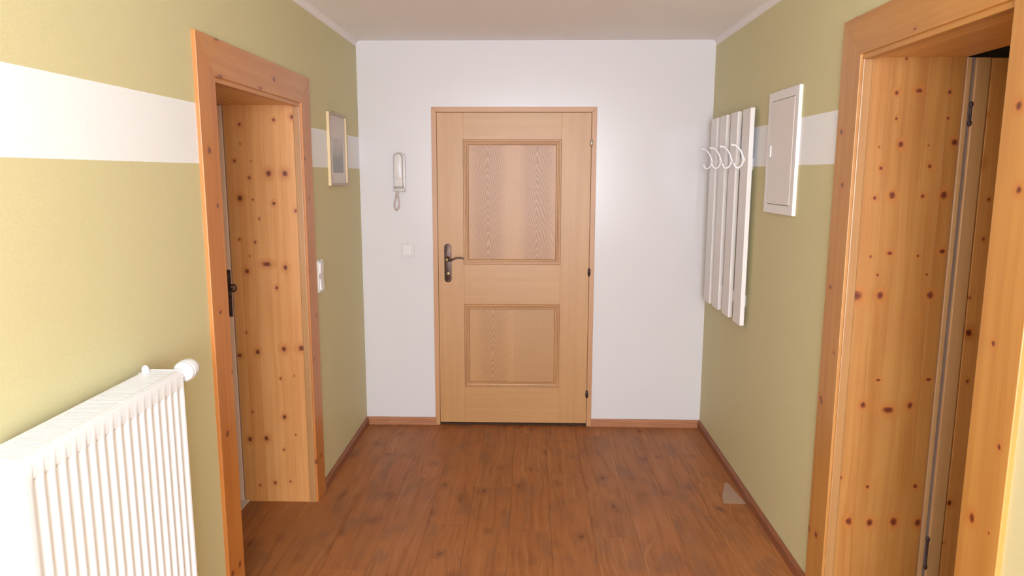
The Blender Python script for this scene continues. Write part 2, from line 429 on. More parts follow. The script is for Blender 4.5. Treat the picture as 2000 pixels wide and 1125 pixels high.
def plank_wood():
    t = NT('rustic_brown_floor_plank')
    o = t.objc(); rnd = t.rnd(); s = t.sep(o)
    rv = t.xyz(t.math('MULTIPLY', rnd, 37.0), t.math('MULTIPLY', rnd, 91.0), t.math('MULTIPLY', rnd, 13.0))
    q = t.vmath('ADD', o, rv)
    slow = t.noise(t.vmath('MULTIPLY', q, (3, 1.2, 1)), 1.0, 2)
    qq = t.vmath('ADD', q, t.xyz(t.math('MULTIPLY', slow, 0.10), 0.0, 0.0))
    streak = t.noise(t.vmath('MULTIPLY', qq, (42, 2.4, 1)), 1.0, 5, 0.62)
    fine = t.noise(t.vmath('MULTIPLY', qq, (330, 9, 1)), 1.0, 2)
    cloud = t.noise(t.vmath('MULTIPLY', q, (5.5, 2.6, 1)), 1.0, 4, 0.6)
    grey = t.noise(t.vmath('MULTIPLY', q, (9, 4.2, 3)), 1.0, 3)
    c = t.mix(t.rng(cloud, 0.32, 0.68), PLANK_A, PLANK_B)
    c = t.mix(t.math('MULTIPLY', rnd, 0.45), c, PLANK_C)
    c = t.mix(t.math('MULTIPLY', t.rng(streak, 0.50, 0.68), 0.40), c, PLANK_D)
    c = t.mix(t.math('MULTIPLY', t.rng(streak, 0.32, 0.46, 1.0, 0.0), 0.32), c, PLANK_L)
    c = t.mix(t.math('MULTIPLY', t.rng(fine, 0.56, 0.72), 0.12), c, PLANK_D)
    c = t.mix(t.math('MULTIPLY', t.rng(grey, 0.50, 0.68), 0.62), c, PLANK_G)
    # arched figure that shows here and there
    arch = t.math('FRACT', t.math('MULTIPLY', t.math('ADD', t.math('MULTIPLY', slow, 1.1), t.math('MULTIPLY', s[0], 3.4)), 9.0))
    al = t.math('MULTIPLY', t.rng(arch, 0.42, 0.5), t.rng(arch, 0.5, 0.62, 1.0, 0.0))
    am = t.rng(t.noise(t.vmath('MULTIPLY', q, (4, 1.3, 2)), 1.0, 1), 0.5, 0.62)
    c = t.mix(t.math('MULTIPLY', t.math('MULTIPLY', al, am), 0.5), c, PLANK_L)
    # small dark knots and dents
    dv, dc = t.vor(t.vmath('ADD', t.vmath('MULTIPLY', q, (9, 5.5, 0)), t.xyz(grey, cloud, 0.0)), 1.0)
    pick = t.math('GREATER_THAN', t.sep(dc)[0], 0.45)
    kn = t.math('MULTIPLY', t.rng(dv, 0.045, 0.13, 1.0, 0.0), pick)
    c = t.mix(t.math('MULTIPLY', kn, 0.75), c, (0.045, 0.016, 0.008))
    smear = t.math('MULTIPLY', t.rng(dv, 0.1, 0.42, 1.0, 0.0), pick)
    c = t.mix(t.math('MULTIPLY', smear, 0.45), c, PLANK_D)
    t.bump(streak, 0.05, 0.002)
    return t.out(c, t.rng(streak, 0.3, 0.7, 0.42, 0.52, False), 0.32)
PLANK_A, PLANK_B, PLANK_C = (0.385, 0.140, 0.040), (0.320, 0.118, 0.036), (0.365, 0.112, 0.029)
PLANK_D, PLANK_L, PLANK_G = (0.165, 0.055, 0.020), (0.480, 0.210, 0.082), (0.235, 0.096, 0.044)
M['plank'] = plank_wood()
M['subfloor'] = flat('dark_subfloor', (0.05, 0.025, 0.014), 0.8, 0.2)
def base_wood(name, a, l, c1, c2):
    t = NT(name)
    s = t.sep(t.pos())
    f = t.noise(t.xyz(t.math('MULTIPLY', s[a], 160), t.math('MULTIPLY', s[l], 5), 0.0), 1.0, 3)
    g = t.noise(t.vmath('MULTIPLY', t.pos(), (9, 9, 9)), 1.0, 2)
    c = t.mix(t.rng(f, .35, .65), c1, c2)
    c = t.mix(t.rng(g, .6, .75, 0, .4), c, (0.14, 0.055, 0.03))
    return t.out(c, 0.42, 0.4)
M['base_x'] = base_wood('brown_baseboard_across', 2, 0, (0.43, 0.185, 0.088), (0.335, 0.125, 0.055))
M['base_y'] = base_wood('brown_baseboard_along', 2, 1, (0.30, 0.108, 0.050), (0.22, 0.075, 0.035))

M['enamel'] = flat('white_radiator_enamel', (0.80, 0.80, 0.835), 0.30, 0.5, var=0.01, coat=0.2)
M['lacquer'] = flat('white_lacquered_wood', (0.78, 0.72, 0.69), 0.30, 0.5, var=0.015)
M['box_white'] = flat('white_sheet_metal_lacquer', (0.78, 0.72, 0.70), 0.22, 0.5, var=0.01)
M['box_panel'] = flat('warm_white_sheet_metal', (0.74, 0.66, 0.62), 0.25, 0.5, var=0.01)
M['hook'] = flat('white_coated_metal', (0.87, 0.84, 0.84), 0.2, 0.6, var=0.01)
M['plastic'] = flat('white_plastic', (0.80, 0.75, 0.72), 0.30, 0.5, var=0.01)
M['plastic_warm'] = flat('aged_white_plastic', (0.60, 0.545, 0.505), 0.35, 0.5, var=0.02)
M['plastic_ear'] = flat('off_white_plastic', (0.66, 0.605, 0.575), 0.32, 0.5, var=0.01)
M['plastic_dim'] = flat('dull_beige_plastic', (0.56, 0.49, 0.44), 0.4, 0.4, var=0.02)
M['cord'] = flat('beige_coiled_cord', (0.60, 0.47, 0.42), 0.5, 0.4, var=0.04)
M['valve'] = flat('white_valve_plastic', (0.74, 0.73, 0.75), 0.3, 0.5, var=0.01)
M['chrome'] = flat('chromed_metal', (0.75, 0.72, 0.70), 0.18, 0.5, 1.0, var=0.02)
M['alu'] = flat('pale_aluminium_threshold', (0.72, 0.68, 0.66), 0.35, 0.5, 0.3, var=0.03)
M['dark_gap'] = flat('shadow_gap', (0.02, 0.016, 0.014), 0.9, 0.1)
def bronze(name, c1, c2, rough=0.38):
    t = NT(name)
    f = t.noise(t.objc(), 42.0, 4)
    return t.out(t.mix(t.rng(f, .35, .7), c1, c2), rough, 0.5, 0.6)
M['bronze'] = bronze('antique_bronze', (0.060, 0.032, 0.026), (0.105, 0.058, 0.040))
M['bronze_lit'] = bronze('polished_old_brass', (0.20, 0.125, 0.060), (0.30, 0.20, 0.10), 0.3)  # lighter, smoother brass than the dark bronze
M['iron'] = bronze('dark_burnished_iron', (0.075, 0.045, 0.048), (0.13, 0.085, 0.085), 0.45)
M['plate_dark'] = bronze('burnished_brown_steel', (0.11, 0.065, 0.058), (0.17, 0.115, 0.09), 0.45)
M['steel'] = bronze('dull_steel', (0.24, 0.18, 0.17), (0.33, 0.27, 0.24), 0.4)
M['gold_frame'] = flat('pale_gold_picture_frame', (0.70, 0.52, 0.29), 0.35, 0.5, 0.1, var=0.06, scale=40)
M['gold_face'] = flat('brown_gilt_picture_frame', (0.36, 0.255, 0.165), 0.35, 0.5, 0.2, var=0.1, scale=40)
M['mat'] = flat('off_white_picture_mount', (0.72, 0.62, 0.57), 0.8, 0.3, var=0.01)
def art():
    t = NT('misty_grey_landscape_print')
    p = t.pos(); s = t.sep(p)
    n = t.noise(p, 22.0, 4)
    n2 = t.noise(p, 60.0, 3)
    h = t.math('ADD', t.rng(s[2], 1.83, 1.70), t.math('MULTIPLY', t.math('SUBTRACT', n, 0.5), 0.9), clamp=True)
    c = t.mix(h, (0.60, 0.54, 0.49), (0.27, 0.27, 0.225))
    c = t.mix(t.rng(n2, 0.5, 0.75, 0.0, 0.45), c, (0.33, 0.31, 0.35))
    c = t.mix(t.rng(s[2], 1.69, 1.655, 0.0, 0.5), c, (0.31, 0.24, 0.21))
    return t.out(c, 0.6, 0.3)
M['art'] = art()
def glass():
    t = NT('clear_picture_glass')
    tr = t.n('ShaderNodeBsdfTransparent'); gl = t.n('ShaderNodeBsdfGlossy'); mx = t.n('ShaderNodeMixShader')
    gl.inputs['Roughness'].default_value = 0.02
    mx.inputs[0].default_value = 0.07; t.L(tr.outputs[0], mx.inputs[1]); t.L(gl.outputs[0], mx.inputs[2])
    t.L(mx.outputs[0], t.t.nodes['Material Output'].inputs['Surface'])
    return t.m
M['glass'] = glass()
def pale_mark():
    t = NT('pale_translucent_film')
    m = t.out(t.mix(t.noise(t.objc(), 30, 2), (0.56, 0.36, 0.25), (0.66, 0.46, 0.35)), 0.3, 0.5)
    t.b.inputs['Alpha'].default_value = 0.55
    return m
M['film'] = pale_mark()

# ------------------------------------------------------------------ structure: floor
PW, PLN = 0.196, 1.285
floor = obj('floor', boxm(-3.3, 3.3, YB - 0.2, D + 0.3, -0.06, -0.012), M['subfloor'])
struct(floor, 'rustic brown wood plank floor of the hallway', 'floor')
pm = bmesh.new()
box(pm, -PW / 2 + 0.0003, PW / 2 - 0.0003, -PLN / 2 + 0.0003, PLN / 2 - 0.0003, -0.012, 0.0)
es = [e for e in pm.edges if all(v.co.z > -0.001 for v in e.verts)]
bmesh.ops.bevel(pm, geom=es, offset=0.0005, segments=1, affect='EDGES')
plank_me = bpy.data.meshes.new('plank'); pm.to_mesh(plank_me); pm.free()
plank_me.materials.append(M['plank'])
nx = int(math.ceil(3.05 / PW))
for i in range(nx):
    x = -1.465 + PW * (i + 0.5)
    y = YB - R.random() * PLN + PLN / 2
    if i % 2 == 0 : y = YB - 0.30 + PLN * R.random() * 0.2
    while y - PLN / 2 < D:
        o = bpy.data.objects.new('plank', plank_me)
        COL.objects.link(o)
        o.parent = floor
        o.location = Vector((x, y, 0)) - wpos(floor)
        y += PLN

# ------------------------------------------------------------------ structure: walls and ceiling
# door openings (clear sizes of the lined reveals)
LY0, LY1, LZ = 2.476, 3.398, 1.958      # pine doorway in the side wall with the radiator
RY0, RY1, RZ = 1.756, 2.534, 2.034      # pine doorway in the side wall with the coat rack
LT = 0.02                               # thickness of the lining boards

def side_wall(name, xa, xb, y0, y1, z1, mat):
    bm = bmesh.new()
    box(bm, xa, xb, YB - 0.2, y0, 0, ZC)
    box(bm, xa, xb, y1, D + 0.3, 0, ZC)
    box(bm, xa, xb, y0, y1, z1, ZC)
    return obj(name, bm, mat)
struct(side_wall('wall_left', XL - TWL, XL, LY0 - LT, LY1 + LT, LZ + LT, M['wall_l']), 'green papered wall with a white painted band behind the radiator', 'wall')
struct(side_wall('wall_right', XR, XR + TWR, RY0 - LT, RY1 + LT, RZ + LT, M['wall_r']), 'green papered wall with a white painted band behind the coat rack', 'wall')

DX0, DX1, DZ = -0.622, 0.405, 2.053     # outside of the oak door frame
bm = bmesh.new()
box(bm, XL, DX0, D, D + 0.3, 0, ZC)
box(bm, DX1, XR, D, D + 0.3, 0, ZC)
box(bm, DX0, DX1, D, D + 0.3, DZ, ZC)
struct(obj('wall_back', bm, M['wall_back']), 'glossy white end wall around the oak entrance door', 'wall')
bm = bmesh.new()
WX0, WX1, WZ0, WZ1 = -0.93, 0.91, 0.86, 2.30  # unseen window opening, added and sized to suit the area light
box(bm, XL, WX0, YB - 0.2, YB, 0, ZC)
box(bm, WX1, XR, YB - 0.2, YB, 0, ZC)
box(bm, WX0, WX1, YB - 0.2, YB, 0, WZ0)
box(bm, WX0, WX1, YB - 0.2, YB, WZ1, ZC)
struct(obj('wall_front', bm, M['plain_white']), 'white end wall with a window opposite the entrance door', 'wall')
win = struct(empty('window_1', (-0.01, YB - 0.1, WZ0)), 'white framed window opposite the entrance door', 'window')
for a in ((WX0, WX0 + 0.06, WZ0, WZ1), (WX1 - 0.06, WX1, WZ0, WZ1), (WX0 + 0.06, WX1 - 0.06, WZ0, WZ0 + 0.06), (WX0 + 0.06, WX1 - 0.06, WZ1 - 0.06, WZ1), (-0.04, 0.02, WZ0 + 0.06, WZ1 - 0.06)):
    obj('frame_bar', boxm(a[0], a[1], YB - 0.14, YB - 0.07, a[2], a[3], bev=0.004), M['lacquer'], win)
for x0, x1 in ((WX0 + 0.055, -0.035), (0.015, WX1 - 0.055)):
    obj('pane', boxm(x0, x1, YB - 0.11, YB - 0.105, WZ0 + 0.055, WZ1 - 0.055), M['glass'], win)
struct(obj('ceiling', boxm(XL - TWL, XR + TWR, YB - 0.2, D + 0.3, ZC, ZC + 0.1), M['ceiling']), 'plain off-white ceiling of the hallway', 'ceiling')

# rooms behind the two side doorways, plain shells
def shell(name, x0, x1, y0, y1, open_side, label):
    bm = bmesh.new()
    t = 0.05
    box(bm, x0, x1, y0 - t, y0, 0, ZC); box(bm, x0, x1, y1, y1 + t, 0, ZC)
    box(bm, x0, x1, y0, y1, ZC, ZC + t)
    if open_side > 0: box(bm, x0 - t, x0, y0 - t, y1 + t, 0, ZC)
    else: box(bm, x1, x1 + t, y0 - t, y1 + t, 0, ZC)
    struct(obj(name, bm, M['plain_white']), label, 'wall')
shell('wall_left_room', -3.1, XL - TWL, 1.2, 4.3, 1, 'plain walls of the unlit room beyond the radiator-side doorway')
shell('wall_right_room', XR + TWR, 3.1, 0.9, 4.1, -1, 'plain walls of the unlit room beyond the coat-rack-side doorway')

# coves along the side walls
def cove(name, xw, sgn, label):
    h = 0.034
    pts = [(xw, ZC)]
    for k in range(9):
        a = math.radians(90 * k / 8)
        pts.append((xw + sgn * (h - h * math.sin(a)) * 0.8, ZC - h + h * math.cos(a) * 1.0 if False else ZC - h * (1 - math.cos(a))))
    pts = [(xw, ZC), (xw + sgn * h * 0.8, ZC)] + [(xw + sgn * (h * 0.8 * (1 - math.sin(math.radians(11.25 * k)))), ZC - h * (1 - math.cos(math.radians(11.25 * k)))) for k in range(1, 9)]
    struct(obj(name, prism(pts, 1, YB, D), M['cove'], smooth=True), label, 'cove')
cove('trim_1', XL, 1, 'narrow white ceiling cove above the radiator-side wall')
cove('trim_2', XR, -1, 'narrow white ceiling cove above the coat-rack-side wall')

# baseboards
BH, BT = 0.050, 0.016
def bb_prof(s): return [(0, 0), (s * BT, 0), (s * BT, BH - 0.012), (s * BT * 0.55, BH), (0, BH)]
def baseboard(name, axis, wallc, s, a0, a1, mat, label):
    pts = [(wallc + p[0], p[1]) for p in bb_prof(s)]
    struct(obj(name, prism(pts, axis, a0, a1), mat), label, 'baseboard')
baseboard('baseboard_back_left', 0, D, -1, XL, DX0 + 0.006, M['base_x'], 'brown wood baseboard below the intercom handset')
baseboard('baseboard_back_right', 0, D, -1, DX1 - 0.002, XR, M['base_x'], 'brown wood baseboard between the entrance door hinges and the corner')
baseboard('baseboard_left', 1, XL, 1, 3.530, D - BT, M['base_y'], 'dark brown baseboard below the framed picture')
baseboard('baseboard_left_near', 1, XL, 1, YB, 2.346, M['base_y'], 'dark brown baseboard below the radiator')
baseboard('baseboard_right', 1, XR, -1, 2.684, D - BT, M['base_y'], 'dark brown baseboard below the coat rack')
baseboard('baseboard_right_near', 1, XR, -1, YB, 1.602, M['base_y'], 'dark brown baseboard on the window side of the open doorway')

# ------------------------------------------------------------------ oak entrance door
d1 = struct(empty('door_1', ((DX0 + DX1) / 2, D, 0)), 'oak entrance door with two figured panels and bronze handle', 'door')
FY0, FY1 = D - 0.010, D + 0.12
FWd = 0.031
obj('frame_jamb', prism([(DX0, 0), (DX0 + FWd, 0), (DX0 + FWd, DZ - FWd), (DX0, DZ)], 1, FY0, FY1, 0.0015), M['oak_frame_v'], d1)
obj('frame_jamb', prism([(DX1, 0), (DX1 - FWd, 0), (DX1 - FWd, DZ - FWd), (DX1, DZ)], 1, FY0, FY1, 0.0015), M['oak_frame_v'], d1)
obj('frame_head', prism([(DX0, DZ), (DX1, DZ), (DX1 - FWd, DZ - FWd), (DX0 + FWd, DZ - FWd)], 1, FY0, FY1, 0.0015), M['oak_frame_h'], d1)
# leaf
GX0, GX1, GZ0, GZ1 = DX0 + FWd + 0.0025, DX1 - FWd - 0.0025, 0.022, DZ - FWd - 0.003
LF0, LF1 = D - 0.013, D + 0.035
leaf = obj('leaf', boxm(GX0 + 0.004, GX1 - 0.004, LF0 + 0.014, LF1, GZ0 + 0.002, GZ1 - 0.002), M['oak_v'], d1)
SX0, SX1 = -0.425, 0.189
def board(nm, x0, x1, z0, z1, mat):
    return obj(nm, boxm(x0, x1, LF0, LF0 + 0.02, z0, z1, bev=0.0008, seg=1), mat, leaf)
board('stile', GX0, SX0, GZ0, GZ1, M['oak_v'])
board('stile', SX1, GX1, GZ0, GZ1, M['oak_v'])
PU0, PU1, PL0, PL1 = 1.074, 1.855, 0.267, 0.815
board('rail', SX0, SX1, PU1, GZ1, M['oak_h'])
board('rail', SX0, SX1, PL1, PU0, M['oak_h'])
board('rail', SX0, SX1, GZ0, PL0, M['oak_h'])
def panel(z0, z1, mat):
    obj('panel', boxm(SX0 + 0.02, SX1 - 0.02, LF0 + 0.005, LF0 + 0.016, z0 + 0.02, z1 - 0.02), mat, leaf)
    W = 0.033
    prof = [(0, 0.004), (0, -0.004), (0.004, -0.008), (0.010, -0.008), (0.013, -0.003), (0.019, -0.002), (0.024, -0.006), (0.029, -0.006), (W, 0.000), (W, 0.006)]
    cs = [(SX0, z0), (SX1, z0), (SX1, z1), (SX0, z1)]
    ins = [(1, 1), (-1, 1), (-1, -1), (1, -1)]
    for k in range(4):
        bm = bmesh.new(); rows = []
        for t, h in prof:
            r = []
            for j in (k, (k + 1) % 4):
                r.append(bm.verts.new((cs[j][0] + ins[j][0] * t, LF0 + h, cs[j][1] + ins[j][1] * t)))
            rows.append(r)
        for a in range(len(rows) - 1):
            bm.faces.new((rows[a][0], rows[a][1], rows[a + 1][1], rows[a + 1][0]))
        bm.faces.new((rows[0][0], rows[-1][0], rows[-1][1], rows[0][1]))
        bm.faces.new([r[0] for r in rows]); bm.faces.new([r[1] for r in rows][::-1])
        bmesh.ops.recalc_face_normals(bm, faces=bm.faces)
        obj('moulding', bm, M['oak_mould_h' if k % 2 == 0 else 'oak_mould_v'], leaf)
panel(PU0, PU1, M['oak_fig'])
panel(PL0, PL1, M['oak_fig2'])
# dark gap under the leaf
obj('threshold', boxm(GX0, GX1, D + 0.0, D + 0.1, 0.0, 0.014, bev=0.002), M['subfloor'], d1)
# handle plate and lever
HX = -0.5275
hp = obj('handle_plate', prism(rounded(HX - 0.0225, HX + 0.0225, 0.957, 1.205, 0.0224), 1, LF0 - 0.006, LF0 + 0.001, 0.0015), M['bronze'], d1, True)
hp['label'] = 'long antique bronze handle plate'
bm = bmesh.new()
lathe(bm, [(0, 0.019), (0.006, 0.019), (0.009, 0.014), (0.016, 0.0115), (0.03, 0.0105), (0.045, 0.0105), (0.049, 0.006)], (HX, LF0 - 0.005, 1.108), (0, -1, 0))
obj('handle_rose', bm, M['bronze_lit'], hp, True)
bm = bmesh.new()
tube(bm, smoothpath([(HX - 0.004, LF0 - 0.046, 1.108), (HX + 0.014, LF0 - 0.048, 1.102), (HX + 0.030, LF0 - 0.050, 1.106), (HX + 0.050, LF0 - 0.050, 1.116), (HX + 0.075, LF0 - 0.048, 1.120), (HX + 0.094, LF0 - 0.046, 1.117), (HX + 0.106, LF0 - 0.044, 1.113)]), lambda t: 0.0062 - 0.0022 * t, 10)
obj('lever', bm, M['bronze'], hp, True)
bm = bmesh.new()
lathe(bm, [(0, 0.012), (0.002, 0.012), (0.0035, 0.009)], (HX, LF0 - 0.005, 1.012), (0, -1, 0))
obj('keyhole_cover', bm, M['bronze_lit'], hp, True)
for z in (1.192, 0.970):
    bm = bmesh.new()
    lathe(bm, [(0, 0.0045), (0.0015, 0.004), (0.0025, 0.002)], (HX, LF0 - 0.0055, z), (0, -1, 0), 12)
    obj('screw', bm, M['bronze_lit'], hp, True)
for z, k, lb in ((1.836, 'chrome', 'shiny nickel hinge knuckle'), (1.027, 'bronze', 'dark bronze hinge knuckle'), (0.222, 'bronze', 'dark bronze hinge knuckle')):
    bm = bmesh.new()
    L_ = 0.030
    lathe(bm, [(-L_, 0.001), (-L_ + 0.008, 0.0055), (-0.018, 0.0085), (-0.001, 0.0095), (0.0, 0.0082), (0.001, 0.0095), (0.018, 0.0085), (L_ - 0.008, 0.0055), (L_, 0.001)], (DX1 - FWd - 0.001, LF0 - 0.006, z), (0, 0, 1), 14)
    h = obj('hinge', bm, M[k], d1, True)
    h['label'] = lb

# ------------------------------------------------------------------ pine doorways
def doorway(name, label, xw, s, y0, y1, zt, depth, co, mats, boards):
    """xw wall face, s = +1 where the hall lies on the +x side; y0..y1 x zt clear reveal; co = (outer y0, outer y1, outer z)"""
    d = struct(empty(name, (xw, (y0 + y1) / 2, 0)), label, 'door')
    o0, o1, oz = co
    pr = 0.013
    xa, xb = sorted((xw - s * 0.004, xw + s * pr))
    # mitred casing
    e = 0.0
    obj('casing', prism([(o0, 0), (o0, oz), (y0 + e, zt + 0.010), (y0 + e, 0)], 0, xa, xb, 0.0022), mats['casing'], d)
    obj('casing', prism([(o1, 0), (o1, oz), (y1 - e, zt + 0.010), (y1 - e, 0)], 0, xa, xb, 0.0022), mats['casing'], d)
    obj('casing_head', prism([(o0, oz), (o1, oz), (y1 - e, zt + 0.010), (y0 + e, zt + 0.010)], 0, xa, xb, 0.0022), mats['head'], d)
    # bead just inside the casing
    xi = xw - s * 0.028
    xc, xd = sorted((xw + s * 0.004, xi))
    obj('bead', boxm(xc, xd, y0 - 0.012, y0 + 0.007, 0, zt + 0.004, bev=0.003), M['bead'], d)
    obj('bead', boxm(xc, xd, y1 - 0.007, y1 + 0.012, 0, zt + 0.004, bev=0.003), M['bead'], d)
    obj('bead_head', boxm(xc, xd, y0 - 0.01, y1 + 0.01, zt - 0.007, zt + 0.013, bev=0.003), mats['head'], d)
    # lining boards: far jamb, near jamb, soffit
    xs = boards
    for a, b in zip(xs[:-1], xs[1:]):
        p, q = sorted((a, b))
        obj('lining_board', boxm(p + 0.0002, q - 0.0002, y1, y1 + LT, 0, zt + 0.003, bev=0.0007, seg=1), mats['lining'], d)
        obj('lining_board', boxm(p + 0.0002, q - 0.0002, y0 - LT, y0, 0, zt + 0.003, bev=0.0007, seg=1), M['pine_v'], d)
        obj('soffit_board', boxm(p + 0.0002, q - 0.0002, y0 - LT, y1 + LT, zt, zt + LT, bev=0.0007, seg=1), M['pine_s'], d)
    return d

lb_ = [XL - 0.026, -1.176, -1.256, -1.326, -1.391, -1.440]
d2 = doorway('door_2', 'knotty pine doorway with strike plate between the radiator and the picture', XL, 1, LY0, LY1, LZ, 0.36, (2.346, 3.530, 2.096),
             {'casing': M['pine_lc'], 'head': M['pine_lh'], 'lining': M['pine_ll']}, lb_)
rb_ = [XR + 0.026, 1.209, 1.334, 1.406, 1.456]
d3 = doorway('door_3', 'knotty pine doorway with its hinged leaf standing open beside the fuse box wall', XR, -1, RY0, RY1, RZ, 0.36, (1.602, 2.684, 2.175),
             {'casing': M['pine_rc'], 'head': M['pine_rh'], 'lining': M['pine_rl']}, rb_)

# left frame: rebate strips and strike plate on the far jamb
obj('seal', boxm(-1.4455, -1.440, LY1 + 0.0015, LY1 + 0.02, 0, LZ), M['seal'], d2)
obj('rebate_strip', boxm(-1.468, -1.4455, LY1 - 0.003, LY1 + 0.02, 0, LZ, bev=0.002), M['seal_pale'], d2)
obj('rebate_strip', boxm(-1.510, -1.468, LY1 + 0.004, LY1 + 0.03, 0, LZ, bev=0.002), M['pine_v'], d2)
obj('rebate_head', boxm(-1.510, -1.440, LY0 - 0.02, LY1 + 0.03, LZ + 0.002, LZ + 0.03, bev=0.002), M['pine_s'], d2)
obj('rebate_strip', boxm(-1.510, -1.440, LY0 - 0.03, LY0 - 0.002, 0, LZ, bev=0.002), M['pine_v'], d2)
SPX0, SPX1 = -1.470, -1.446
sp = obj('strike_plate', boxm(SPX0, SPX1, LY1 - 0.0055, LY1 - 0.002, 0.955, 1.186, bev=0.001, seg=1), M['plate_dark'], d2)
sp['label'] = 'burnished metal strike plate'
for z0, z1 in ((1.162, 1.186), (0.955, 0.981), (1.045, 1.062)):
    obj('strike_slot', boxm(SPX0 + 0.002, SPX1 - 0.002, LY1 - 0.0068, LY1 - 0.005, z0 + 0.002, z1 - 0.002, bev=0.0005, seg=1), M['iron'], sp)
bm = bmesh.new()
tube(bm, smoothpath([(SPX0 + 0.004, LY1 - 0.008, 1.092), (SPX0 + 0.018, LY1 - 0.012, 1.098), (SPX0 + 0.030, LY1 - 0.016, 1.112), (SPX0 + 0.046, LY1 - 0.018, 1.113), (SPX0 + 0.054, LY1 - 0.018, 1.100), (SPX0 + 0.048, LY1 - 0.018, 1.086), (SPX0 + 0.034, LY1 - 0.017, 1.082), (SPX0 + 0.028, LY1 - 0.016, 1.092), (SPX0 + 0.036, LY1 - 0.016, 1.099)]), 0.0042, 8)
obj('catch', bm, M['iron'], sp, True)
obj('threshold', boxm(-1.462, -1.420, LY0 - 0.005, LY1 + 0.005, -0.002, 0.006, bev=0.002), M['alu'], d2)
# its leaf stands open into the room beyond
lf = obj('leaf', boxm(-2.36, -1.512, LY0 - 0.045, LY0 - 0.005, 0.008, LZ - 0.004, bev=0.003), M['pine_v'], d2)

# right frame: rebate strips, seal, hinges and the leaf
obj('groove', boxm(1.456, 1.459, RY1 + 0.003, RY1 + 0.02, 0, RZ), M['seal'], d3)
obj('rebate_strip', boxm(1.459, 1.476, RY1 - 0.002, RY1 + 0.02, 0, RZ, bev=0.002), M['pine_pale'], d3)
sl = obj('seal', boxm(1.476, 1.488, RY1 + 0.003, RY1 + 0.02, 0, RZ), M['seal'], d3)
sl['label'] = 'grey rubber door seal'
obj('rebate_strip', boxm(1.488, 1.538, RY1 - 0.004, RY1 + 0.02, 0, RZ, bev=0.004), M['pine_pale'], d3)
obj('rebate_strip', boxm(1.459, 1.538, RY0 - 0.03, RY0 - 0.002, 0, RZ, bev=0.003), M['pine_v'], d3)
lf = obj('leaf', boxm(1.541, 2.30, RY1 - 0.002, RY1 + 0.038, 0.008, RZ - 0.002, bev=0.003), M['pine_rf'], d3)
lf['label'] = 'knotty pine door leaf standing open'
for zc, L_ in ((1.848, 0.036), (0.250, 0.060)):
    bm = bmesh.new()
    lathe(bm, [(-L_ - 0.006, 0.002), (-L_, 0.0065), (-L_ + 0.010, 0.0065), (-L_ + 0.013, 0.0042), (L_ - 0.013, 0.0042), (L_ - 0.010, 0.0065), (L_, 0.0065), (L_ + 0.006, 0.002)], (1.484, RY1 - 0.004, zc), (0, 0, 1), 12)
    h = obj('hinge', bm, M['iron'], d3, True)
    h['label'] = 'dark iron hinge knuckle'

# ------------------------------------------------------------------ radiator
RX0, RX1 = XL + 0.030, XL + 0.130
QY0, QY1, QZ0, QZ1 = 1.255, 1.884, 0.215, 1.113
rad = empty('radiator', ((RX0 + RX1) / 2, (QY0 + QY1) / 2, QZ0))
tag(rad, 'white ribbed panel radiator mounted on the green wall', 'radiator')
bm = bmesh.new()
NF = 18
pitch = (QY1 - QY0 - 0.022) / NF
dep = 0.0085
prof = [(QY0 + 0.002, 0.0)]
y = QY0 + 0.011
for k in range(NF):
    for f, dd in ((0.0, 0.0), (0.26, 0.0), (0.31, 0.12), (0.44, 0.88), (0.49, 1.0), (0.75, 1.0), (0.80, 0.88), (0.95, 0.12)):
        prof.append((y + f * pitch, dd))
    y += pitch
prof += [(y, 0.0), (QY1 - 0.002, 0.0)]
zl = [(QZ0 + 0.002, 0), (QZ0 + 0.040, 0), (QZ0 + 0.048, 1), (QZ1 - 0.056, 1), (QZ1 - 0.048, 0), (QZ1 - 0.010, 0), (QZ1 - 0.003, 0)]
rows = []
for z, a in zl:
    rows.append([bm.verts.new((RX1 - dep * dd * a - (0.003 if z > QZ1 - 0.005 else 0), yy, z)) for yy, dd in prof])
for i in range(len(rows) - 1):
    for k in range(len(prof) - 1):
        bm.faces.new((rows[i][k], rows[i][k + 1], rows[i + 1][k + 1], rows[i + 1][k]))
# closed body behind the ribbed sheet
bk = [[bm.verts.new((RX1 - 0.018, yy, z)) for yy in (prof[0][0], prof[-1][0])] for z in (zl[0][0], zl[-1][0])]
bm.faces.new((bk[0][0], bk[1][0], bk[1][1], bk[0][1]))
bm.faces.new([r[0] for r in rows] + [bk[1][0], bk[0][0]])
bm.faces.new(([r[-1] for r in rows] + [bk[1][1], bk[0][1]])[::-1])
bm.faces.new(rows[-1] + [bk[1][1], bk[1][0]])
bm.faces.new((rows[0] + [bk[0][1], bk[0][0]])[::-1])
bmesh.ops.recalc_face_normals(bm, faces=bm.faces)
obj('front_panel', bm, M['enamel'], rad, True)
obj('back_panel', boxm(RX0, RX0 + 0.016, QY0 + 0.004, QY1 - 0.004, QZ0 + 0.004, QZ1 - 0.008, bev=0.003), M['enamel'], rad)
for ya, yb in ((QY0, QY0 + 0.0025), (QY1 - 0.0025, QY1)):
    obj('side_cover', boxm(RX0 - 0.002, RX1 - 0.006, ya, yb, QZ0 + 0.003, QZ1, bev=0.001, seg=1), M['enamel'], rad)
YS = 1.600
